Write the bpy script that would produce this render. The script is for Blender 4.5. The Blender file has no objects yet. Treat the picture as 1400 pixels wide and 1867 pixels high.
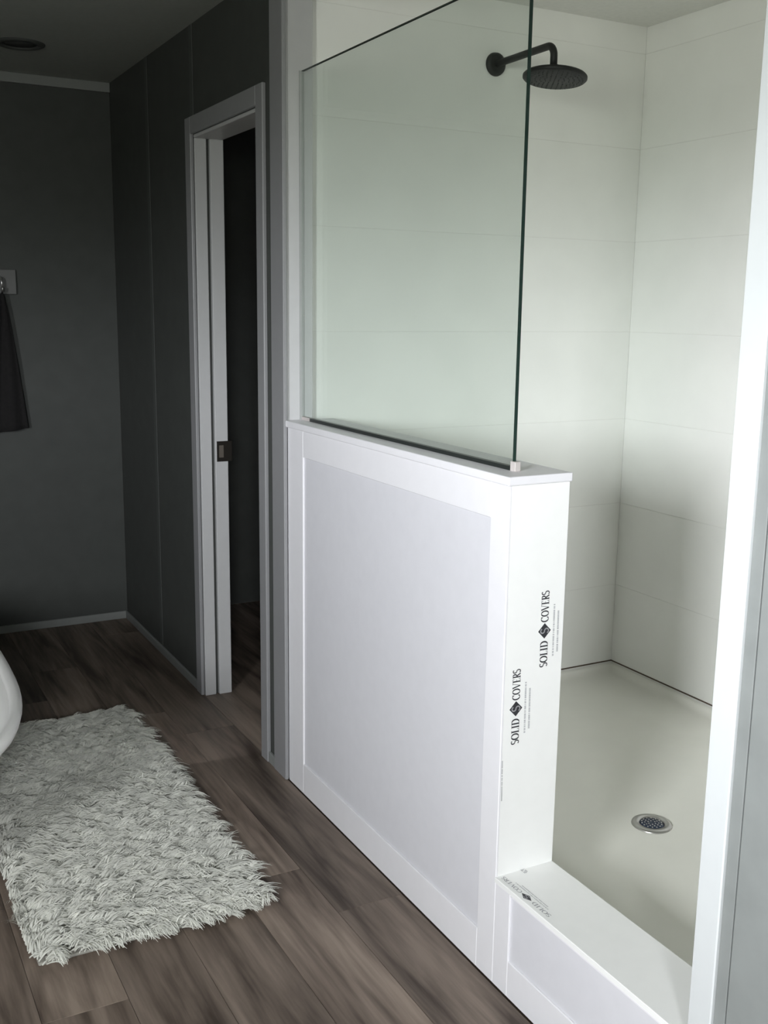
import bpy, bmesh, math, random
import numpy as np
from mathutils import Vector, Matrix
random.seed(7)
rng = np.random.default_rng(7)
scene = bpy.context.scene
col = scene.collection

# ------------------------------------------------------------------ camera
cam_d = bpy.data.cameras.new('camera')
cam = bpy.data.objects.new('camera', cam_d); col.objects.link(cam)
F = Vector((0.46666392, 0.86332342, -0.19208711)).normalized()
R = Vector((0.88084859, -0.47321603, 0.01312826)).normalized()
U = R.cross(F).normalized()
M3 = Matrix((R, U, -F)).transposed()
cam.matrix_world = Matrix.Translation((0, 0, 1.46)) @ M3.to_4x4()
cam_d.sensor_fit = 'HORIZONTAL'; cam_d.sensor_width = 36.0
cam_d.lens = 36.0 * 1907.24 / 1400.0
cam_d.clip_start = 0.02
scene.camera = cam

# ------------------------------------------------------------------ world: bright overcast sky above a dark tree line
w = bpy.data.worlds.new('overcast_sky'); scene.world = w; w.use_nodes = True
nt = w.node_tree; nt.nodes.clear()
wo = nt.nodes.new('ShaderNodeOutputWorld'); bg = nt.nodes.new('ShaderNodeBackground')
tc = nt.nodes.new('ShaderNodeTexCoord'); sx = nt.nodes.new('ShaderNodeSeparateXYZ')
cr = nt.nodes.new('ShaderNodeValToRGB')
mr = nt.nodes.new('ShaderNodeMapRange')
mr.inputs['From Min'].default_value = -1; mr.inputs['From Max'].default_value = 1
nt.links.new(tc.outputs['Generated'], sx.inputs[0]); nt.links.new(sx.outputs['Z'], mr.inputs['Value'])
nt.links.new(mr.outputs[0], cr.inputs[0]); nt.links.new(cr.outputs[0], bg.inputs[0]); nt.links.new(bg.outputs[0], wo.inputs[0])
e = cr.color_ramp.elements
e[0].position = 0.0; e[0].color = (0.18, 0.18, 0.165, 1)
e[1].position = 0.50; e[1].color = (0.22, 0.23, 0.21, 1)
a = cr.color_ramp.elements.new(0.510); a.color = (0.30, 0.32, 0.30, 1)
a = cr.color_ramp.elements.new(0.535); a.color = (0.93, 0.96, 1.0, 1)
a = cr.color_ramp.elements.new(1.0); a.color = (0.93, 0.96, 1.0, 1)
bg.inputs[1].default_value = 107.0

# window of the room (out of frame, left of the camera): daylight portal in its opening
WX, WY0, WY1, WZ0, WZ1 = -1.75, -0.65, 0.25, 1.30, 2.22
pl = bpy.data.lights.new('window_portal', 'AREA'); pl.shape = 'RECTANGLE'
pl.size = WZ1 - WZ0; pl.size_y = WY1 - WY0
pl.cycles.is_portal = True
po = bpy.data.objects.new('window_portal', pl); col.objects.link(po)
po.location = (WX - 0.05, (WY0 + WY1) / 2, (WZ0 + WZ1) / 2)
po.rotation_euler = (0, math.radians(-90), 0)

pl2 = bpy.data.lights.new('fill_window_portal', 'AREA'); pl2.shape = 'RECTANGLE'; pl2.size = 0.45; pl2.size_y = 0.57; pl2.cycles.is_portal = True  # portal for the added fill opening behind the camera
po2 = bpy.data.objects.new('fill_window_portal', pl2); col.objects.link(po2)
po2.location = (-0.655, -1.55, 1.665); po2.rotation_euler = (math.radians(90), 0, 0)
scene.view_settings.view_transform = 'Standard'; scene.view_settings.look = 'None'
scene.view_settings.gamma = 1; scene.view_settings.use_curve_mapping = False
scene.view_settings.exposure = 0.0

# ------------------------------------------------------------------ materials
def new_mat(name):
    m = bpy.data.materials.new(name); m.use_nodes = True
    return m, m.node_tree, m.node_tree.nodes['Principled BSDF']

def plain(name, c, rough=0.5, metal=0.0, mottle=0.04, scale=30, bump=0.0, coat=0.0):
    m, t, b = new_mat(name)
    b.inputs['Roughness'].default_value = rough; b.inputs['Metallic'].default_value = metal
    b.inputs['Coat Weight'].default_value = coat
    tcn = t.nodes.new('ShaderNodeTexCoord')
    n = t.nodes.new('ShaderNodeTexNoise'); n.inputs['Scale'].default_value = scale; n.inputs['Detail'].default_value = 5
    t.links.new(tcn.outputs['Object'], n.inputs['Vector'])
    r = t.nodes.new('ShaderNodeValToRGB')
    r.color_ramp.elements[0].position = 0.3; r.color_ramp.elements[1].position = 0.7
    r.color_ramp.elements[0].color = tuple(x * (1 - mottle) for x in c) + (1,)
    r.color_ramp.elements[1].color = tuple(min(1, x * (1 + mottle)) for x in c) + (1,)
    t.links.new(n.outputs['Fac'], r.inputs[0]); t.links.new(r.outputs[0], b.inputs['Base Color'])
    if bump:
        bn = t.nodes.new('ShaderNodeBump'); bn.inputs['Strength'].default_value = bump; bn.inputs['Distance'].default_value = 0.002
        t.links.new(n.outputs['Fac'], bn.inputs['Height']); t.links.new(bn.outputs[0], b.inputs['Normal'])
    return m

M = {}
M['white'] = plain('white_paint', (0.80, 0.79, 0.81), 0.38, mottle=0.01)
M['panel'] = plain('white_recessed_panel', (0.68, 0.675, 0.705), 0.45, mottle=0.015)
M['cover'] = plain('white_solid_surface', (0.88, 0.88, 0.86), 0.35, mottle=0.01)
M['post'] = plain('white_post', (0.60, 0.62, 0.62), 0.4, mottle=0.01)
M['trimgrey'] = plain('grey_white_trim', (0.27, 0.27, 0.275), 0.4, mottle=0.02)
M['trimdim'] = plain('shaded_white_strip', (0.24, 0.25, 0.24), 0.5, mottle=0.02)  # white trim with the dimness of the far end put into its colour
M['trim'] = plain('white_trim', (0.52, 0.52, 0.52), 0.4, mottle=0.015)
M['vinyl'] = plain('shaded_vinyl_wallboard', (0.057, 0.061, 0.056), 0.6, mottle=0.07, scale=14, bump=0.15)  # darker copy of the near wallboard, shade of the far walls in its colour
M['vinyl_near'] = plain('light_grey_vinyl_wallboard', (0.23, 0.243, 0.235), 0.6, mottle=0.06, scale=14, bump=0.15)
M['vinyl2'] = plain('shaded_vinyl_batten', (0.075, 0.08, 0.075), 0.6, mottle=0.04, scale=20)  # darkened along with the shaded wallboard
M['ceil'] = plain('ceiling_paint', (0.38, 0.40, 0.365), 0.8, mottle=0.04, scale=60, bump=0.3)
M['tile'] = plain('pale_shower_tile', (0.93, 0.93, 0.89), 0.33, mottle=0.02, scale=6)
M['grout'] = plain('pale_grout', (0.80, 0.79, 0.75), 0.8)
M['caulk'] = plain('brown_joint', (0.10, 0.07, 0.05), 0.8)
M['pan'] = plain('shower_pan_acrylic', (0.93, 0.92, 0.845), 0.42, mottle=0.015, scale=8)
M['black'] = plain('matte_black_metal', (0.008, 0.009, 0.008), 0.55)
M['nozzle'] = plain('grey_rubber_nozzles', (0.045, 0.05, 0.045), 0.6)
M['chrome'] = plain('brushed_chrome', (0.50, 0.49, 0.47), 0.32, metal=0.9)
M['dark'] = plain('drain_dark', (0.02, 0.035, 0.07), 0.35, metal=0.3)
M['strike'] = plain('dark_bronze', (0.03, 0.026, 0.022), 0.4, metal=0.5)
M['ink'] = plain('black_print', (0.03, 0.03, 0.035), 0.5)
M['inkgrey'] = plain('grey_print', (0.36, 0.36, 0.37), 0.6)
M['gasket'] = plain('dark_gasket', (0.012, 0.016, 0.014), 0.3)
M['seal'] = plain('grey_silicone', (0.36, 0.37, 0.36), 0.5)
M['clip'] = plain('translucent_end_block', (0.50, 0.46, 0.44), 0.5)
M['rug'] = plain('shaggy_wool', (0.69, 0.69, 0.625), 0.9, mottle=0.20, scale=22)
M['rugbase'] = plain('rug_backing', (0.34, 0.33, 0.29), 0.95)
M['vinyl3'] = plain('dim_board', (0.15, 0.15, 0.145), 0.5)
M['bronze'] = plain('worn_bronze', (0.10, 0.085, 0.07), 0.6)
M['tub'] = plain('tub_acrylic', (0.90, 0.89, 0.86), 0.3, mottle=0.01)
M['towel'] = plain('black_towel', (0.010, 0.009, 0.009), 0.95, mottle=0.2, scale=80, bump=0.5)

# wood-look vinyl planks, grain along Y, every plank its own tone
m, t, b = new_mat('wood_plank'); M['wood'] = m
tcn = t.nodes.new('ShaderNodeTexCoord'); oi = t.nodes.new('ShaderNodeObjectInfo')
ad = t.nodes.new('ShaderNodeVectorMath'); ad.operation = 'MULTIPLY_ADD'
cb = t.nodes.new('ShaderNodeCombineXYZ')
for i in range(3): t.links.new(oi.outputs['Random'], cb.inputs[i])
ad.inputs[1].default_value = (37, 53, 0)
t.links.new(cb.outputs[0], ad.inputs[0]); t.links.new(tcn.outputs['Object'], ad.inputs[2])
mp = t.nodes.new('ShaderNodeMapping'); mp.inputs['Scale'].default_value = (15, 1.6, 1)
t.links.new(ad.outputs[0], mp.inputs[0])
n1 = t.nodes.new('ShaderNodeTexNoise'); n1.inputs['Scale'].default_value = 1.0; n1.inputs['Detail'].default_value = 6; n1.inputs['Distortion'].default_value = 0.6
t.links.new(mp.outputs[0], n1.inputs['Vector'])
mp2 = t.nodes.new('ShaderNodeMapping'); mp2.inputs['Scale'].default_value = (90, 5, 1)
t.links.new(ad.outputs[0], mp2.inputs[0])
n2 = t.nodes.new('ShaderNodeTexNoise'); n2.inputs['Scale'].default_value = 1.0; n2.inputs['Detail'].default_value = 3
t.links.new(mp2.outputs[0], n2.inputs['Vector'])
mx = t.nodes.new('ShaderNodeMix'); mx.data_type = 'FLOAT'; mx.inputs[0].default_value = 0.25
t.links.new(n1.outputs['Fac'], mx.inputs[2]); t.links.new(n2.outputs['Fac'], mx.inputs[3])
r = t.nodes.new('ShaderNodeValToRGB')
r.color_ramp.elements[0].position = 0.36; r.color_ramp.elements[0].color = (0.068, 0.048, 0.036, 1)
r.color_ramp.elements[1].position = 0.64; r.color_ramp.elements[1].color = (0.29, 0.228, 0.182, 1)
t.links.new(mx.outputs[0], r.inputs[0])
hs = t.nodes.new('ShaderNodeHueSaturation')
mrr = t.nodes.new('ShaderNodeMapRange'); mrr.inputs['To Min'].default_value = 0.75; mrr.inputs['To Max'].default_value = 1.2
t.links.new(oi.outputs['Random'], mrr.inputs['Value']); t.links.new(mrr.outputs[0], hs.inputs['Value'])
t.links.new(r.outputs[0], hs.inputs['Color']); t.links.new(hs.outputs[0], b.inputs['Base Color'])
b.inputs['Roughness'].default_value = 0.55
bn = t.nodes.new('ShaderNodeBump'); bn.inputs['Strength'].default_value = 0.2; bn.inputs['Distance'].default_value = 0.001
t.links.new(n2.outputs['Fac'], bn.inputs['Height']); t.links.new(bn.outputs[0], b.inputs['Normal'])

# clear shower glass: tinted see-through with mirror reflection by Fresnel
m = bpy.data.materials.new('shower_glass'); m.use_nodes = True; t = m.node_tree; t.nodes.clear(); M['glass'] = m
o = t.nodes.new('ShaderNodeOutputMaterial'); mi = t.nodes.new('ShaderNodeMixShader')
tr = t.nodes.new('ShaderNodeBsdfTransparent'); tr.inputs[0].default_value = (0.945, 0.968, 0.955, 1)
gl = t.nodes.new('ShaderNodeBsdfGlossy'); gl.inputs['Roughness'].default_value = 0.02; gl.inputs[0].default_value = (1, 1, 1, 1)
lw = t.nodes.new('ShaderNodeLayerWeight'); lw.inputs[0].default_value = 0.5
p5 = t.nodes.new('ShaderNodeMath'); p5.operation = 'POWER'; p5.inputs[1].default_value = 5.0
sc5 = t.nodes.new('ShaderNodeMath'); sc5.operation = 'MULTIPLY_ADD'; sc5.inputs[1].default_value = 0.96; sc5.inputs[2].default_value = 0.04
t.links.new(lw.outputs['Facing'], p5.inputs[0]); t.links.new(p5.outputs[0], sc5.inputs[0])
t.links.new(sc5.outputs[0], mi.inputs[0]); t.links.new(tr.outputs[0], mi.inputs[1]); t.links.new(gl.outputs[0], mi.inputs[2])
t.links.new(mi.outputs[0], o.inputs[0])
M['glassedge'] = plain('polished_glass_edge', (0.012, 0.03, 0.024), 0.12)

# ------------------------------------------------------------------ helpers
def link(name, me, mat, parent=None, smooth=False):
    o = bpy.data.objects.new(name, me); col.objects.link(o)
    if mat is not None: me.materials.append(mat)
    if parent is not None:
        o.parent = parent
        o.matrix_parent_inverse = Matrix.Translation(parent.location).inverted() if False else Matrix.Identity(4)
        o.location = -Vector(parent.location) if parent.type in ('EMPTY',) else (0, 0, 0)
    if smooth:
        for p in me.polygons: p.use_smooth = True
    return o

def mesh_from_bm(bm, name):
    bmesh.ops.recalc_face_normals(bm, faces=bm.faces)
    me = bpy.data.meshes.new(name); bm.to_mesh(me); bm.free(); return me

def bm_box(bm, x0, x1, y0, y1, z0, z1, bev=0.0):
    vs = bmesh.ops.create_cube(bm, size=1)['verts']
    for v in vs:
        v.co = Vector(((x0 + x1) / 2 + v.co.x * (x1 - x0), (y0 + y1) / 2 + v.co.y * (y1 - y0), (z0 + z1) / 2 + v.co.z * (z1 - z0)))
    if bev:
        es = list({e for v in vs for e in v.link_edges})
        bmesh.ops.bevel(bm, geom=es, offset=bev, segments=2 if bev > 0.002 else 1, affect='EDGES', profile=0.5)

def box(name, mat, x0, x1, y0, y1, z0, z1, bev=0.0, parent=None):
    bm = bmesh.new(); bm_box(bm, x0, x1, y0, y1, z0, z1, bev)
    return link(name, mesh_from_bm(bm, name), mat, parent)

def boxes(name, mat, lst, parent=None, bev=0.0):
    bm = bmesh.new()
    for b_ in lst: bm_box(bm, *b_, bev=bev)
    return link(name, mesh_from_bm(bm, name), mat, parent)

def struct(o): o['kind'] = 'structure'; return o

def tag(o, label, cat, group=None):
    o['label'] = label; o['category'] = cat
    if group: o['group'] = group
    return o

def thing(name, loc, label, cat, group=None):
    o = bpy.data.objects.new(name, None); col.objects.link(o); o.location = loc
    o.empty_display_size = 0.1
    return tag(o, label, cat, group)

def group_struct(name):
    o = bpy.data.objects.new(name, None); col.objects.link(o); return struct(o)

def tube(name, mat, pts, rad, parent=None, seg=20):
    pts = [Vector(p) for p in pts]; bm = bmesh.new(); rings = []
    prev = None
    for i, p in enumerate(pts):
        d = (pts[min(i + 1, len(pts) - 1)] - pts[max(i - 1, 0)]).normalized()
        if prev is None:
            n = d.orthogonal().normalized()
        else:
            n = (prev - d * prev.dot(d)).normalized()
        prev = n; bvec = d.cross(n)
        rr = rad[i] if isinstance(rad, (list, tuple)) else rad
        rings.append([bm.verts.new(p + n * math.cos(2 * math.pi * k / seg) * rr + bvec * math.sin(2 * math.pi * k / seg) * rr) for k in range(seg)])
    for a_, b_ in zip(rings, rings[1:]):
        for k in range(seg): bm.faces.new((a_[k], a_[(k + 1) % seg], b_[(k + 1) % seg], b_[k]))
    bm.faces.new(rings[0]); bm.faces.new(rings[-1])
    return link(name, mesh_from_bm(bm, name), mat, parent, True)

def lathe(name, mat, prof, centre, parent=None, seg=48, axis='Z', smooth=True):
    bm = bmesh.new(); rings = []; c = Vector(centre)
    for r_, h in prof:
        ring = []
        for k in range(seg):
            a_ = 2 * math.pi * k / seg; x, y = max(r_, 1e-5) * math.cos(a_), max(r_, 1e-5) * math.sin(a_)
            v = Vector((x, y, h)) if axis == 'Z' else Vector((x, h, y))
            ring.append(bm.verts.new(c + v))
        rings.append(ring)
    for a_, b_ in zip(rings, rings[1:]):
        for k in range(seg): bm.faces.new((a_[k], a_[(k + 1) % seg], b_[(k + 1) % seg], b_[k]))
    bmesh.ops.remove_doubles(bm, verts=bm.verts, dist=1e-5)
    return link(name, mesh_from_bm(bm, name), mat, parent, smooth)

# ------------------------------------------------------------------ measures
XS = 1.205                      # bathroom face of the shower front and pocket wall
T = 0.152                       # thickness of half wall and curb
XI = XS + T
YH, YW = 1.700, 2.846           # near end of half wall, full-height wall
ZH, ZC = 1.130, 0.254
XB, YE = 2.5208, 2.869          # shower back wall, shower end wall
YN = 1.125                      # entry side post
YF, CZ = 4.772, 2.390
ZR = 0.179                      # rim of shower pan
XL, YB = -1.75, -1.50

# ------------------------------------------------------------------ room shell
floor = struct(box('floor', M['caulk'], XL - 0.1, 2.75, YB - 0.1, 4.87, -0.12, -0.006))
pw, plen = 0.180, 1.22
k = 0
x = XS + 0.03
cols = []
xr = 2.66
while xr > XL: xr -= pw
bm = bmesh.new(); bm_box(bm, 0, pw - 0.0010, 0, plen - 0.0010, -0.006, 0, 0.0005); plank_me = mesh_from_bm(bm, 'plank')
plank_me.materials.append(M['wood'])
xx = XS - 0.003 - pw * 17
i = 0
while xx < 2.6:
    far_only = xx > XS - 0.01
    y = YB - [0.15, 0.75, 0.42, 1.05, 0.55, 0.9][i % 6]
    if abs(xx - (XS - 0.003 - pw)) < 0.01: y = 2.10 - 3 * plen
    while y < YF:
        y0, y1 = max(y, YB), min(y + plen, YF)
        if far_only: y0 = max(y0, 2.93)
        if y1 - y0 > 0.03:
            if far_only and y0 < 3.0 or y1 - y0 < plen - 0.01:
                bm = bmesh.new(); bm_box(bm, 0, pw - 0.0010, 0, y1 - y0 - 0.0016, -0.006, 0, 0.0005)
                me = mesh_from_bm(bm, 'plank'); me.materials.append(M['wood'])
            else: me = plank_me
            o = bpy.data.objects.new('plank', me); col.objects.link(o); o.parent = floor; o.location = (xx, y0, 0)
        y += plen
    xx += pw; i += 1

struct(box('ceiling', M['ceil'], XL - 0.1, 2.75, YB - 0.1, 4.87, CZ, CZ + 0.1))
M['shceil'] = plain('brightened_shower_ceiling', (0.82, 0.82, 0.77), 0.7, mottle=0.03, scale=60, bump=0.2)  # lighter copy of the ceiling colour, standing in for more light over the shower
struct(box('ceiling_shower', M['shceil'], XI, XB + 0.007, YN - 0.018, YE + 0.007, CZ - 0.006, CZ))
struct(box('sky_cut_eave', M['trim'], XL - 1.1, XL - 0.1, YB - 0.1, 4.87, CZ + 0.02, CZ + 0.12))  # unseen overhang added to cut high sky light through the left window
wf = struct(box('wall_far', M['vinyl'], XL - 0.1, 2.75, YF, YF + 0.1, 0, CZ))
BX0, BX1, BZ0, BZ1 = -0.88, -0.43, 1.38, 1.95
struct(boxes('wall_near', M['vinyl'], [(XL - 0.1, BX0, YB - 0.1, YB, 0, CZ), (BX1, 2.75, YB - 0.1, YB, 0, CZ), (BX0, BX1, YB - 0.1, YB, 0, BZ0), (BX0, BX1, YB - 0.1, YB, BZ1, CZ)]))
w2 = group_struct('fill_window')  # unseen opening added behind the camera as soft fill for the shower and tub
boxes('window_frame', M['trim'], [(BX0 - 0.05, BX0, YB - 0.1, YB + 0.015, BZ0 - 0.05, BZ1 + 0.05), (BX1, BX1 + 0.05, YB - 0.1, YB + 0.015, BZ0 - 0.05, BZ1 + 0.05),
      (BX0, BX1, YB - 0.1, YB + 0.015, BZ1, BZ1 + 0.05), (BX0, BX1, YB - 0.1, YB + 0.015, BZ0 - 0.05, BZ0)], w2)
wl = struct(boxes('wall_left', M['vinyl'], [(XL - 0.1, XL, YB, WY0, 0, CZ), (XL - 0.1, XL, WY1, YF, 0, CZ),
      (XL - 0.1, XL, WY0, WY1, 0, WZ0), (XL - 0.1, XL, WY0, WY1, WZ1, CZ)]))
w1 = group_struct('window_1')
fr_ = 0.05
boxes('window_frame', M['trim'], [(XL - 0.1, XL + 0.015, WY0 - fr_, WY0, WZ0 - fr_, WZ1 + fr_), (XL - 0.1, XL + 0.015, WY1, WY1 + fr_, WZ0 - fr_, WZ1 + fr_),
      (XL - 0.1, XL + 0.015, WY0, WY1, WZ1, WZ1 + fr_), (XL - 0.1, XL + 0.015, WY0, WY1, WZ0 - fr_, WZ0)], w1)
DY0, DY1, DZ = 3.035, 3.645, 2.035        # pocket door opening
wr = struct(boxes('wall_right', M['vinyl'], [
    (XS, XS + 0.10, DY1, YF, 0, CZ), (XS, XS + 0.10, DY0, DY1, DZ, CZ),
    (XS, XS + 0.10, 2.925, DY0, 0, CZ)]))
wrn = struct(box('wall_right_near', M['grout'], XS + 0.008, XS + 0.10, YB, 1.075, 0, CZ))
yy = 1.075
for wd in (0.0225, 1.215, 1.215):
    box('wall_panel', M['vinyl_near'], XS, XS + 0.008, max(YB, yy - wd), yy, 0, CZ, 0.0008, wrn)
    yy -= wd + 0.0025
for y_ in (4.205, 3.655):
    z0 = 0.03 if y_ > 4 else 2.09
    box('batten', M['vinyl2'], XS - 0.002, XS, y_ - 0.018, y_ + 0.018, z0, CZ, 0.0015, wr)
# closet beyond the pocket door
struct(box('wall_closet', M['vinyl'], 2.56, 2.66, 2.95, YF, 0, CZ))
# header above the shower opening, out of frame
struct(box('trim_4', M['trim'], XS, XI, YN, YW, 2.31, CZ))

box_bb = lambda n, *a: struct(box(n, M['trimdim'], *a, 0.002))
box_bb('baseboard_far', XL, XS - 0.008, YF - 0.010, YF, 0, 0.036)
box_bb('baseboard_right', XS - 0.010, XS, 3.703, YF, 0, 0.036)
box_bb('baseboard_right_middle', XS - 0.010, XS, 2.925, 2.979, 0, 0.036)
struct(box('trim_1', M['trimdim'], XL, XS, YF - 0.016, YF, 2.350, CZ, 0.003))   # crown strip on the far wall

# pocket door surround
d1 = group_struct('door_1')
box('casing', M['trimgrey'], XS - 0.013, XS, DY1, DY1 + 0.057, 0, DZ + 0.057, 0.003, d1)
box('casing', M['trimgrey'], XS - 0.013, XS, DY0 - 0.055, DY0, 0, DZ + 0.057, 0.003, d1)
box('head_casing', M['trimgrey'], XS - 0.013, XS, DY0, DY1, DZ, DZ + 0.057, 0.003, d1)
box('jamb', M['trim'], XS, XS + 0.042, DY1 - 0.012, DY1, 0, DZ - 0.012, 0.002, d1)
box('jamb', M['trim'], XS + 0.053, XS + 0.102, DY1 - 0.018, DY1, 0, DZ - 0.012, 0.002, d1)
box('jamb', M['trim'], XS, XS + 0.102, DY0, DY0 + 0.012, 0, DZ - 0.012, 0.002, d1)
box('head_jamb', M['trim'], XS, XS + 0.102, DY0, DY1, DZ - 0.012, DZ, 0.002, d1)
sp = boxes('strike_plate', M['strike'], [(XS + 0.058, XS + 0.116, DY1 - 0.0205, DY1 - 0.018, 0.897, 0.972)], d1, 0.0008)
sp['label'] = 'dark bronze latch plate'
box('strike_recess', M['bronze'], XS + 0.066, XS + 0.083, DY1 - 0.0215, DY1 - 0.0195, 0.912, 0.957, 0, sp)

# full-height white corner board and wall end between pocket door and shower
tr1 = group_struct('trim_2')
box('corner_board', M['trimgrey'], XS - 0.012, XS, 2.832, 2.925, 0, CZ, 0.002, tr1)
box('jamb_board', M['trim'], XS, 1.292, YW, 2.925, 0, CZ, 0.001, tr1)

# entry-side post
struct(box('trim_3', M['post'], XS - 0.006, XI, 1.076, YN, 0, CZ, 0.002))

# ------------------------------------------------------------------ shower walls: 12 inch courses
def courses(parent, maker):
    z = ZR + 0.004; top = 0.474
    while z < CZ - 0.01:
        maker(parent, z, min(top, CZ) - 0.0009)
        z = top; top += 0.3043
wse = struct(box('wall_shower_end', M['grout'], 1.292, XB + 0.09, YE + 0.0012, YE + 0.055, 0.0, CZ))
courses(wse, lambda p, z0, z1: box('tile', M['tile'], 1.292, XB - 0.0003, YE, YE + 0.0014, z0, z1, 0.0003, p))
wsb = struct(box('wall_shower_back', M['grout'], XB + 0.0012, XB + 0.09, YN - 0.1, YE + 0.007, 0.0, CZ))
courses(wsb, lambda p, z0, z1: box('tile', M['tile'], XB, XB + 0.0014, YN - 0.01, YE - 0.0003, z0, z1, 0.0003, p))
wsn = struct(box('wall_shower_near', M['grout'], XI, XB + 0.09, YN - 0.10, YN - 0.018, 0.0, CZ))
courses(wsn, lambda p, z0, z1: box('tile', M['tile'], XI, XB - 0.001, YN - 0.018, YN - 0.0105, z0, z1, 0.0006, p))

# ------------------------------------------------------------------ half wall
hw = thing('half_wall', (XS, (YH + YW) / 2, 0), 'white panelled half wall beside the shower entry, under the glass screen', 'half wall')
FT = 0.005
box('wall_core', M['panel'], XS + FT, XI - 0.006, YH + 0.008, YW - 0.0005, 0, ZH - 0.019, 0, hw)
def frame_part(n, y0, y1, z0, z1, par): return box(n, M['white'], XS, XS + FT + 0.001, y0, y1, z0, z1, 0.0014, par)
frame_part('rail', 1.765, 2.722, 1.035, ZH - 0.019, hw)
frame_part('rail', 1.765, 2.722, 0, 0.096, hw)
frame_part('stile', 1.6995, 1.765, 0, ZH - 0.019, hw)
frame_part('stile', 2.722, 2.831, 0, ZH - 0.019, hw)
ep = box('end_panel', M['cover'], XS + 0.0045, XI, YH, YH + 0.010, ZC - 0.004, ZH - 0.019, 0.0012, hw)
box('inner_panel', M['cover'], XI - 0.006, XI, YH + 0.010, YE - 0.0005, 0.02, ZH - 0.019, 0, hw)
box('cap', M['white'], XS - 0.006, XI + 0.004, YH - 0.004, YW, ZH - 0.019, ZH, 0.003, hw)

# ------------------------------------------------------------------ curb
cu = thing('shower_curb', (XS, 1.41, 0), 'low white curb across the shower entry with a recessed front panel', 'curb')
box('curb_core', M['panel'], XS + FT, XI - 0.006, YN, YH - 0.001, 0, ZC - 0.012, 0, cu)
frame_part('rail', YN, 1.645, 0.236, ZC - 0.012, cu)
frame_part('rail', YN, 1.645, 0, 0.085, cu)
frame_part('stile', 1.645, 1.6995, 0, ZC - 0.012, cu)
box('curb_top', M['cover'], XS - 0.002, XI, YN, YH + 0.0012, ZC - 0.012, ZC, 0.0012, cu)
box('inner_face', M['cover'], XI - 0.006, XI, YN, YH, 0.02, ZC - 0.012, 0, cu)

# ------------------------------------------------------------------ printed lettering (flat ink)
def arc_pts(cx, cy, rx, ry, a0, a1, n=14):
    return [(cx + rx * math.cos(math.radians(a0 + (a1 - a0) * i / n)), cy + ry * math.sin(math.radians(a0 + (a1 - a0) * i / n))) for i in range(n + 1)]
def stroke(pts, wf_):
    """contrast pen: thick where the stroke runs vertically"""
    quads = []; L = []; Rr = []
    for i, p in enumerate(pts):
        q0 = pts[max(i - 1, 0)]; q1 = pts[min(i + 1, len(pts) - 1)]
        dx, dy = q1[0] - q0[0], q1[1] - q0[1]; d = math.hypot(dx, dy) or 1
        wv = wf_(abs(dy / d)) / 2
        L.append((p[0] - dy / d * wv, p[1] + dx / d * wv)); Rr.append((p[0] + dy / d * wv, p[1] - dx / d * wv))
    for i in range(len(pts) - 1): quads.append([L[i], Rr[i], Rr[i + 1], L[i + 1]])
    return quads
pen = lambda v: 0.06 + 0.13 * v
thin = lambda v: 0.055
thick = lambda v: 0.18
def serif(x, y, w_=0.26): return [[(x - w_ / 2, y - 0.025), (x + w_ / 2, y - 0.025), (x + w_ / 2, y + 0.025), (x - w_ / 2, y + 0.025)]]
GLY = {}
s_ = stroke(arc_pts(0.29, 0.745, 0.20, 0.235, 35, 270, 14) + arc_pts(0.29, 0.265, 0.22, 0.245, 90, -145, 14), lambda v: 0.09 + 0.06 * v)
GLY['S'] = (s_, 0.58)
GLY['O'] = (stroke(arc_pts(0.42, 0.5, 0.34, 0.47, 0, 360, 28), pen), 0.84)
GLY['L'] = (stroke([(0.2, 0), (0.2, 1)], thick) + serif(0.2, 0.975, 0.36) + serif(0.3, 0.025, 0.5) + stroke([(0.52, 0.0), (0.57, 0.26)], thin), 0.62)
GLY['I'] = (stroke([(0.2, 0), (0.2, 1)], thick) + serif(0.2, 0.975, 0.36) + serif(0.2, 0.025, 0.36), 0.40)
GLY['D'] = (stroke([(0.2, 0), (0.2, 1)], thick) + stroke([(0.04, 0.975), (0.38, 0.975)] + arc_pts(0.38, 0.5, 0.36, 0.475, 90, -90, 18) + [(0.04, 0.025)], pen), 0.82)
GLY['C'] = (stroke(arc_pts(0.42, 0.5, 0.36, 0.47, 48, 312, 24), pen) + stroke([(0.67, 0.72), (0.69, 0.98)], thin) + stroke([(0.67, 0.28), (0.69, 0.05)], thin), 0.76)
GLY['V'] = (stroke([(0.1, 1), (0.40, 0.0)], lambda v: 0.17) + stroke([(0.40, 0.0), (0.70, 1)], thin) + serif(0.1, 0.975) + serif(0.70, 0.975), 0.80)
GLY['E'] = (stroke([(0.2, 0), (0.2, 1)], thick) + serif(0.3, 0.975, 0.52) + serif(0.3, 0.025, 0.52) + serif(0.32, 0.51, 0.3) +
            stroke([(0.54, 0.98), (0.56, 0.78)], thin) + stroke([(0.54, 0.02), (0.58, 0.24)], thin), 0.64)
GLY['R'] = (stroke([(0.2, 0), (0.2, 1)], thick) + stroke([(0.04, 0.975), (0.34, 0.975)] + arc_pts(0.34, 0.74, 0.22, 0.235, 90, -90, 12) + [(0.2, 0.505)], pen) +
            stroke([(0.34, 0.50), (0.66, 0.0)], lambda v: 0.16) + serif(0.2, 0.025, 0.36), 0.70)
def word_quads(word, u0, u1, v0, hgt):
    tot = sum(GLY[c][1] for c in word); sc = (u1 - u0) / tot; out = []; u = u0
    for c in word:
        q, wd = GLY[c]
        out += [[(u + a_ * sc, v0 + b_ * hgt) for a_, b_ in quad] for quad in q]; u += wd * sc
    return out
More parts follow.
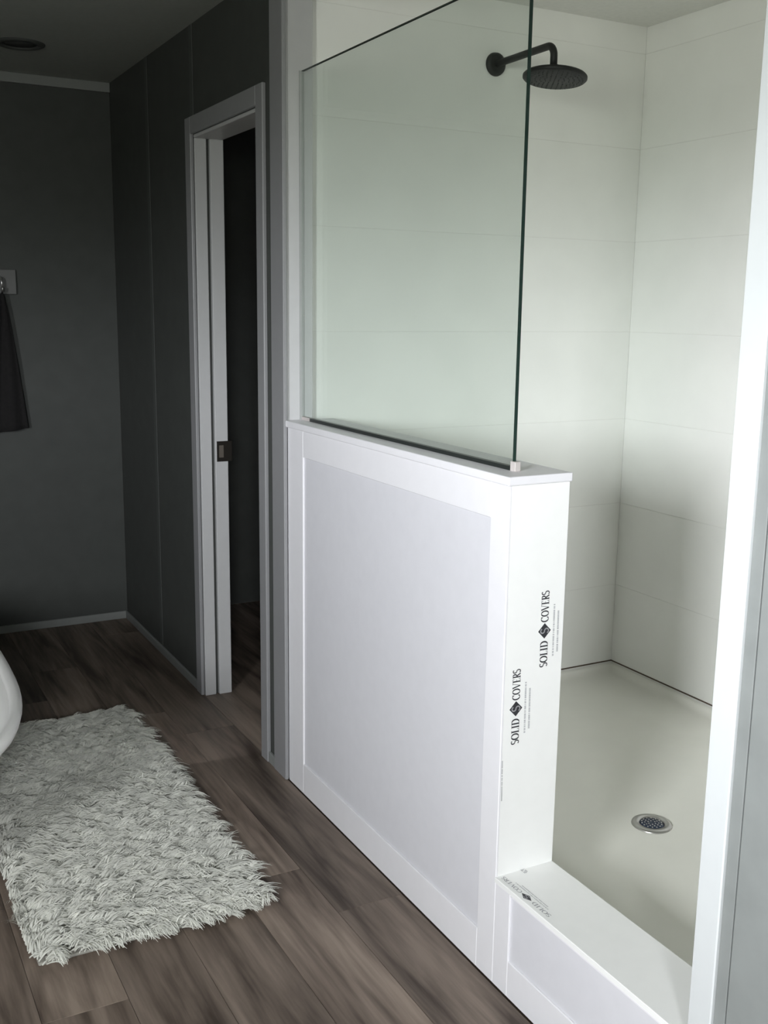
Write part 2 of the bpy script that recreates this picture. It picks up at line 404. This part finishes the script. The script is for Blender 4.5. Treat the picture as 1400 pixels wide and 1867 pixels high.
def print_mesh(name, quads, mat, fn, parent, label=None):
    vs = []; fs = []
    for q in quads:
        fs.append(tuple(range(len(vs), len(vs) + len(q)))); vs += [fn(*p) for p in q]
    me = bpy.data.meshes.new(name); me.from_pydata(vs, [], fs); me.update()
    o = link(name, me, mat, parent)
    if label: o['label'] = label
    return o
def solid_covers(fn, parent, grey=False, base='lettering'):
    ink = M['inkmid'] if grey else M['ink']
    q = word_quads('SOLID', 0, 0.058, 0, 0.0195) + word_quads('COVERS', 0.100, 0.168, 0, 0.0195)
    print_mesh('lettering', q, ink, fn, parent, 'black SOLID COVERS lettering')
    c_ = (0.0805, 0.0095)
    dm = [[(c_[0] - 0.0170, c_[1]), (c_[0], c_[1] - 0.0165), (c_[0] + 0.0170, c_[1]), (c_[0], c_[1] + 0.0165)]]
    print_mesh('diamond_logo', dm, M['ink'], fn, parent, 'black diamond logo')
    fn2 = lambda u, v: Vector(fn(u, v)) + (Vector(fn(0, 0)) - Vector(fn(0, 0))) + fn.n * 0.0003
    sw = stroke([(c_[0] + (a_ - 0.29) * 0.021, c_[1] + (b_ - 0.5) * 0.021) for a_, b_ in arc_pts(0.29, 0.745, 0.22, 0.235, 20, 270, 12) + arc_pts(0.29, 0.265, 0.24, 0.245, 90, -160, 12)], lambda v: 0.0026)
    print_mesh('logo_swirl', sw, M['inkgrey'], fn2, parent)
    tiny = []
    rr = random.Random(3)
    for (a0, a1, vv) in ((0.022, 0.136, -0.0165), (0.030, 0.122, -0.0275)):
        u = a0
        while u < a1:
            ln = rr.uniform(0.0012, 0.0022); tiny.append([(u, vv), (u + ln, vv), (u + ln, vv + 0.0042), (u, vv + 0.0042)])
            u += ln + rr.choice((0.0009, 0.0009, 0.0009, 0.0022))
    print_mesh('fine_print', tiny, M['inkgrey'], fn, parent)
M['inkmid'] = plain('faint_grey_print', (0.38, 0.38, 0.39), 0.5)
class Face:
    def __init__(s, o, u, v, n): s.o, s.u, s.v, s.n = Vector(o), Vector(u), Vector(v), Vector(n)
    def __call__(s, a_, b_): return tuple(s.o + s.u * a_ + s.v * b_ + s.n * 0.0004)
# print on end panel reads upwards; u = +Z, v (letter tops) = -X, normal = -Y
solid_covers(Face((1.3175, YH, 0.7145), (-0.012, 0, 1), (-1, 0, 0), (0, -1, 0)), ep)
solid_covers(Face((1.2515, YH, 0.5525), (-0.012, 0, 1), (-1, 0, 0), (0, -1, 0)), ep)
f3 = Face((1.2145, YH, 0.43), (-0.02, 0, 1), (-1, 0, 0), (0, -1, 0))
tiny = []; u = 0
while u < 0.09:
    tiny.append([(u, 0), (u + 0.0016, 0), (u + 0.0016, 0.003), (u, 0.003)]); u += 0.0024 if random.random() < .8 else 0.004
print_mesh('fine_print', tiny, M['inkgrey'], f3, ep)
ct = [o for o in cu.children if o.name.startswith('curb_top')][0]
f4 = Face((1.2235, 1.525, ZC), (0, 1, 0), (-0.5, 0, 0), (0, 0, 1))
solid_covers(f4, ct, grey=True)
f5 = Face((1.281, 1.684, ZC), (0, 1, 0), (-1, 0, 0), (0, 0, 1))
print_mesh('fine_print', [[(a_ * 0.003, b_ * 0.004), (a_ * 0.003 + 0.002, b_ * 0.004), (a_ * 0.003 + 0.002, b_ * 0.004 + 0.003), (a_ * 0.003, b_ * 0.004 + 0.003)]
            for a_ in range(7) for b_ in range(3) if (a_ + b_) % 4], M['inkmid'], f5, ct)

# ------------------------------------------------------------------ glass screen on the half wall
GX, GT = 1.256, 0.0075
GY0, GY1, GZ0, GZ1 = 1.764, YW - 0.0035, ZH + 0.009, 2.104
gs = thing('glass_screen', (GX, (GY0 + GY1) / 2, ZH), 'clear green-tinted fixed glass screen standing on the half wall', 'glass screen')
pane = box('pane', M['glass'], GX, GX + GT, GY0 + 0.0015, GY1, GZ0, GZ1 - 0.0015, 0, gs)
box('polished_edge', M['glassedge'], GX, GX + GT, GY0, GY0 + 0.0015, GZ0, GZ1, 0, gs)['label'] = 'dark green upright edge'
box('top_edge', M['glassedge'], GX, GX + GT, GY0 + 0.0015, GY1, GZ1 - 0.0015, GZ1, 0, gs)
box('gasket', M['gasket'], GX - 0.002, GX + GT + 0.002, GY0 + 0.006, YW - 0.062, ZH, GZ0, 0, gs)['label'] = 'dark seal along the bottom'
box('wall_seal', M['seal'], GX - 0.006, GX + GT - 0.001, YW - 0.0035, YW, ZH, GZ1, 0, gs)
box('end_seal', M['clip'], GX - 0.001, GX + GT + 0.001, YW - 0.062, YW - 0.004, ZH, GZ0, 0, gs)
box('end_block', M['clip'], GX - 0.003, GX + GT + 0.004, GY0 - 0.012, GY0 + 0.006, ZH, ZH + 0.020, 0.001, gs)['label'] = 'small greyish block at the near foot'

# ------------------------------------------------------------------ shower pan and drain
DRX, DRY = 1.851, 1.911
nx, ny = 60, 80
X0, X1, Y0, Y1 = XI, XB + 0.004, YN - 0.012, YE + 0.004
def pan_z(x, y):
    dx = min(x - X0 + 0.02, X1 - x); dy = min(y - Y0, Y1 - y)
    d = min(x - X0, X1 - x, y - Y0, Y1 - y)
    base = 0.125 + 0.022 * min(1, math.hypot(x - DRX, y - DRY) / 1.0)
    c_ = 0.045
    k_ = max(0, 1 - d / c_)
    dback = min(X1 - x, y - Y0, Y1 - y)
    rim = ZR if dback <= d + 1e-6 else 0.155
    return base + (rim - base) * (1 - math.sqrt(max(0, 1 - k_ ** 2.6)))
def spaced(a0, a1, n):
    out = []
    for i in range(n + 1):
        s = i / n; s2 = 0.5 - 0.5 * math.cos(math.pi * s); out.append(a0 + (a1 - a0) * (0.25 * s + 0.75 * s2))
    return out
gx, gy = spaced(X0, X1, nx), spaced(Y0, Y1, ny)
vs = [(x_, y_, pan_z(x_, y_)) for y_ in gy for x_ in gx]
fs = [(j * (nx + 1) + i_, j * (nx + 1) + i_ + 1, (j + 1) * (nx + 1) + i_ + 1, (j + 1) * (nx + 1) + i_) for j in range(ny) for i_ in range(nx)]
nb = len(vs)
ring = [i_ for i_ in range(nx + 1)] + [j * (nx + 1) + nx for j in range(1, ny + 1)] + [ny * (nx + 1) + i_ for i_ in range(nx - 1, -1, -1)] + [j * (nx + 1) for j in range(ny - 1, 0, -1)]
vs += [(vs[i_][0], vs[i_][1], 0.0) for i_ in ring]
for a_ in range(len(ring)):
    b_ = (a_ + 1) % len(ring); fs.append((ring[a_], nb + a_, nb + b_, ring[b_]))
fs.append(tuple(nb + a_ for a_ in range(len(ring))))
me = bpy.data.meshes.new('basin'); me.from_pydata(vs, [], fs); me.update()
sp_ = thing('shower_pan', ((X0 + X1) / 2, (Y0 + Y1) / 2, 0), 'cream shower pan sloping to a round drain behind the curb', 'shower pan')
o = link('basin', me, M['pan'], sp_)
for p in me.polygons[:nx * ny]: p.use_smooth = True
j1 = boxes('joint', M['caulk'], [(XI, XB - 0.0002, YE - 0.0006, YE + 0.007, ZR - 0.001, ZR + 0.0035), (XB - 0.0006, XB + 0.007, YN, YE, ZR - 0.001, ZR + 0.0035)], sp_)
j1['label'] = 'thin brown joint between the pan and the wall tiles'
dz = pan_z(DRX, DRY)
dr = thing('shower_drain', (DRX, DRY, dz), 'round chrome drain with a dark centre in the shower floor', 'drain')
lathe('flange', M['chrome'], [(0.032, 0.001), (0.034, 0.005), (0.044, 0.006), (0.052, 0.0035), (0.054, -0.002), (0.032, -0.002), (0.032, 0.001)], (DRX, DRY, dz + 0.001), dr)
bm = bmesh.new()
for k_ in range(40):
    pass
gr = lathe('strainer', M['dark'], [(0.0, 0.0045), (0.020, 0.0045), (0.032, 0.003), (0.033, 0.0), (0.0, 0.0)], (DRX, DRY, dz + 0.001), dr)
bm = bmesh.new()
for ri, n_ in ((0.010, 6), (0.018, 10), (0.026, 14)):
    for k_ in range(n_):
        a_ = 2 * math.pi * k_ / n_
        mtx = Matrix.Translation((DRX + ri * math.cos(a_), DRY + ri * math.sin(a_), dz + 0.0062)) 
        bmesh.ops.create_cone(bm, cap_ends=True, segments=8, radius1=0.0022, radius2=0.0012, depth=0.002, matrix=mtx)
link('studs', mesh_from_bm(bm, 'studs'), M['chrome'], dr)

# ------------------------------------------------------------------ shower head
SHX, SHZ, SHY = 1.920, 2.200, 2.571
sh = thing('rain_shower', (SHX, YE, SHZ), 'matte black round rain shower head on a bent wall arm', 'shower head')
lathe('flange', M['black'], [(0, -0.014), (0.024, -0.014), (0.033, -0.009), (0.035, 0.0), (0, 0.0)], (SHX, YE - 0.0005, SHZ), sh, 40, 'Y')
rr = 0.030
pts = [(SHX, YE - 0.006, SHZ), (SHX, (YE + SHY + rr) / 2, SHZ), (SHX, SHY + rr, SHZ)]
for k_ in range(1, 9):
    a_ = math.pi / 2 * k_ / 8
    pts.append((SHX, SHY + rr - rr * math.sin(a_), SHZ - rr + rr * math.cos(a_)))
pts.append((SHX, SHY, SHZ - 0.062))
tube('arm', M['black'], pts, 0.0105, sh)
HZ = 2.118
tube('swivel', M['black'], [(SHX, SHY, SHZ - 0.055), (SHX, SHY, SHZ - 0.066), (SHX, SHY, HZ + 0.010)], [0.0135, 0.015, 0.015], sh)
hd = lathe('head', M['black'], [(0.0, 0.011), (0.03, 0.011), (0.066, 0.006), (0.088, 0.000), (0.092, -0.004), (0.092, -0.010), (0.088, -0.014), (0.0, -0.014)], (0, 0, 0), sh, 56)
hd.parent = sh; hd.location = Vector((SHX + 0.004, SHY - 0.004, HZ)) - Vector(sh.location)
hd.rotation_euler = (math.radians(-3), math.radians(6), 0)
bm = bmesh.new()
for ri, n_ in ((0.0, 1), (0.014, 6), (0.028, 12), (0.042, 18), (0.056, 24), (0.070, 30), (0.080, 36)):
    for k_ in range(n_):
        a_ = 2 * math.pi * k_ / n_
        bmesh.ops.create_cone(bm, cap_ends=True, segments=6, radius1=0.0013, radius2=0.0022, depth=0.002, matrix=Matrix.Translation((ri * math.cos(a_), ri * math.sin(a_), -0.0155)))
nz = link('nozzles', mesh_from_bm(bm, 'nozzles'), M['nozzle'], hd)
nz['kind'] = 'stuff'

# ------------------------------------------------------------------ rug
RX0, RX1, RY0, RY1 = 0.315, 0.870, 2.190, 3.590
rug = thing('shaggy_rug', ((RX0 + RX1) / 2, (RY0 + RY1) / 2, 0), 'off-white shaggy rectangular rug on the dark wood floor', 'rug')
box('backing', M['rugbase'], RX0 + 0.016, RX1, RY0 + 0.02, RY1 - 0.01, 0.0, 0.008, 0.003, rug)
NL = 4200; N = 56000
lx = rng.uniform(RX0 + 0.006, RX1 + 0.004, NL); ly = rng.uniform(RY0 + 0.004, RY1, NL)
lang = 0.35 * np.sin(ly * 11 + 2.0 * np.sin(lx * 7)) + rng.normal(0, 0.33, NL) - 0.08
ed = np.clip(1 - (ly - RY0) / 0.05, 0, 1); lang -= ed * rng.uniform(0, 1.0, NL)
le = np.clip(1 - (lx - RX0) / 0.04, 0, 1); lang += le * rng.uniform(0.5, 3.0, NL)
llen = rng.uniform(0.035, 0.068, NL) * (1 - 0.45 * ed) * (1 - 0.45 * le)
lht = rng.uniform(0.008, 0.030, NL)
lid = rng.integers(0, NL, N)
bx_ = lx[lid] + rng.normal(0, 0.010, N); by_ = ly[lid] + rng.normal(0, 0.009, N)
bx_ = np.clip(bx_, RX0, RX1 + 0.01); by_ = np.clip(by_, RY0, RY1)
L_ = llen[lid] * rng.uniform(0.75, 1.1, N)
tx = lx[lid] + np.cos(lang[lid]) * L_ + rng.normal(0, 0.0065, N); ty = ly[lid] + np.sin(lang[lid]) * L_ + rng.normal(0, 0.0065, N)
dxv, dyv = tx - bx_, ty - by_; ln = np.hypot(dxv, dyv); dxv /= ln; dyv /= ln
ht = lht[lid] * rng.uniform(0.8, 1.15, N)
wd = rng.uniform(0.0009, 0.0019, N)
SEG = 4
V = np.zeros((N, (SEG + 1) * 2, 3))
for s in range(SEG + 1):
    q = s / SEG
    cx = bx_ + dxv * ln * q; cy = by_ + dyv * ln * q
    cz = 0.010 + np.maximum(ht, 0.004) * np.sin(np.pi * min(1, 0.15 + 0.72 * q)) 
    wv = wd * (1 - 0.75 * q ** 2)
    tilt = 0.35
    V[:, 2 * s, 0] = cx - dyv * wv; V[:, 2 * s, 1] = cy + dxv * wv; V[:, 2 * s, 2] = cz + wv * tilt
    V[:, 2 * s + 1, 0] = cx + dyv * wv; V[:, 2 * s + 1, 1] = cy - dxv * wv; V[:, 2 * s + 1, 2] = cz - wv * tilt
V[:, :, 2] = np.maximum(V[:, :, 2], 0.001)
nv = (SEG + 1) * 2
faces = np.zeros((N, SEG, 4), dtype=np.int32)
base = np.arange(N, dtype=np.int32) * nv
for s in range(SEG):
    faces[:, s, 0] = base + 2 * s; faces[:, s, 1] = base + 2 * s + 1; faces[:, s, 2] = base + 2 * s + 3; faces[:, s, 3] = base + 2 * s + 2
me = bpy.data.meshes.new('pile')
me.vertices.add(N * nv); me.vertices.foreach_set('co', V.reshape(-1).astype(np.float32))
me.loops.add(N * SEG * 4); me.loops.foreach_set('vertex_index', faces.reshape(-1))
me.polygons.add(N * SEG); me.polygons.foreach_set('loop_start', np.arange(0, N * SEG * 4, 4, dtype=np.int32))
me.update(calc_edges=True); me.validate()
o = link('pile', me, M['rug'], rug); o['kind'] = 'stuff'

# ------------------------------------------------------------------ bathtub (its rounded side shows at the left edge)
TCX, TCY = -0.009, 2.911
def oval(a_, b_, n=72, e_=2.65):
    out = []
    for k_ in range(n):
        t_ = 2 * math.pi * k_ / n; c_, s2 = math.cos(t_), math.sin(t_)
        out.append((a_ * math.copysign(abs(c_) ** (2 / e_), c_), b_ * math.copysign(abs(s2) ** (2 / e_), s2)))
    return out
tub = thing('bathtub', (TCX, TCY, 0), 'white oval freestanding bathtub at the left edge beside the rug', 'bathtub')
def tub_shell(name, prof, par, ring=False):
    bm = bmesh.new(); rings = []
    for a_, b_, z_ in prof: rings.append([bm.verts.new((TCX + x_, TCY + y_, z_)) for x_, y_ in oval(a_, b_)])
    for p_, q_ in zip(rings, rings[1:]):
        for k_ in range(72): bm.faces.new((p_[k_], p_[(k_ + 1) % 72], q_[(k_ + 1) % 72], q_[k_]))
    if ring:
        for k_ in range(72): bm.faces.new((rings[-1][k_], rings[-1][(k_ + 1) % 72], rings[0][(k_ + 1) % 72], rings[0][k_]))
    else:
        bm.faces.new(rings[0]); bm.faces.new(rings[-1])
    return link(name, mesh_from_bm(bm, name), M['tub'], par, True)
body = []
for q in (0.0, 0.02, 0.12, 0.25, 0.4, 0.55, 0.7, 0.85, 0.95):
    body.append((0.41 * (1 - 0.595 * (1 - q)) - (0.004 if q > 0.9 else 0), 0.724 * (1 - 0.41 * (1 - q)) - (0.004 if q > 0.9 else 0), 0.482 * q))
tub_shell('shell', body + [(0.386, 0.700, 0.4584), (0.366, 0.680, 0.446), (0.345, 0.655, 0.40), (0.30, 0.60, 0.32), (0.24, 0.52, 0.22), (0.20, 0.45, 0.17), (0.13, 0.36, 0.14), (0.02, 0.06, 0.135)], tub)
tub_shell('rim', [(0.384, 0.698, 0.4585), (0.380, 0.694, 0.468), (0.383, 0.697, 0.484), (0.393, 0.707, 0.491), (0.406, 0.720, 0.488), (0.412, 0.726, 0.476), (0.408, 0.722, 0.462), (0.40, 0.714, 0.4585)], tub, True)


# ------------------------------------------------------------------ hooks, towel, ceiling light
hr = thing('hook_rail', (0.54, YF, 1.545), 'pale board with metal coat hooks on the far dark wall', 'hook rail')
box('board', M['vinyl3'], 0.30, 0.777, YF - 0.018, YF, 1.493, 1.596, 0.003, hr)
for hx in (0.37, 0.54, 0.712):
    hk = tube('hook', M['chrome'], [(hx, YF - 0.018, 1.56), (hx, YF - 0.040, 1.562), (hx, YF - 0.052, 1.556), (hx, YF - 0.056, 1.54), (hx, YF - 0.052, 1.520),
        (hx, YF - 0.045, 1.512), (hx, YF - 0.055, 1.503), (hx, YF - 0.068, 1.508), (hx, YF - 0.073, 1.522)], 0.005, hr, 10)
# towel hanging from the right hook, flaring towards its hem
bm = bmesh.new(); nu, nvv = 26, 20; grid = []
for j in range(nvv + 1):
    q = j / nvv; z_ = 1.50 - q * 0.585; half = 0.010 + 0.115 * q ** 0.8
    row = []
    for i_ in range(nu + 1):
        s = i_ / nu * 2 - 1
        row.append(bm.verts.new((0.672 + 0.03 * (1 - q) + s * half - 0.005 * q, YF - 0.058 + 0.012 * math.sin(s * 8 + q) * (0.4 + 0.6 * q) + 0.012 * q, z_ + 0.010 * s * q - 0.006 * (1 - s * s))))
    grid.append(row)
for j in range(nvv):
    for i_ in range(nu): bm.faces.new((grid[j][i_], grid[j][i_ + 1], grid[j + 1][i_ + 1], grid[j + 1][i_]))
tw = link('towel', mesh_from_bm(bm, 'towel'), M['towel'], None, True)
sm = tw.modifiers.new('thickness', 'SOLIDIFY'); sm.thickness = 0.012; sm.offset = 0
tag(tw, 'black towel hanging from the pale hook board on the far wall', 'towel')

cl = thing('ceiling_light', (0.748, 4.235, CZ), 'small round recessed light in the dark ceiling', 'ceiling light')
lathe('trim_ring', M['vinyl2'], [(0.060, 0.0), (0.062, -0.006), (0.078, -0.008), (0.088, -0.004), (0.090, 0.0)], (0.748, 4.235, CZ - 0.0002), cl)
lathe('lens', M['vinyl2'], [(0.0, -0.002), (0.060, -0.002), (0.060, 0.0), (0, 0)], (0.748, 4.235, CZ - 0.0002), cl)
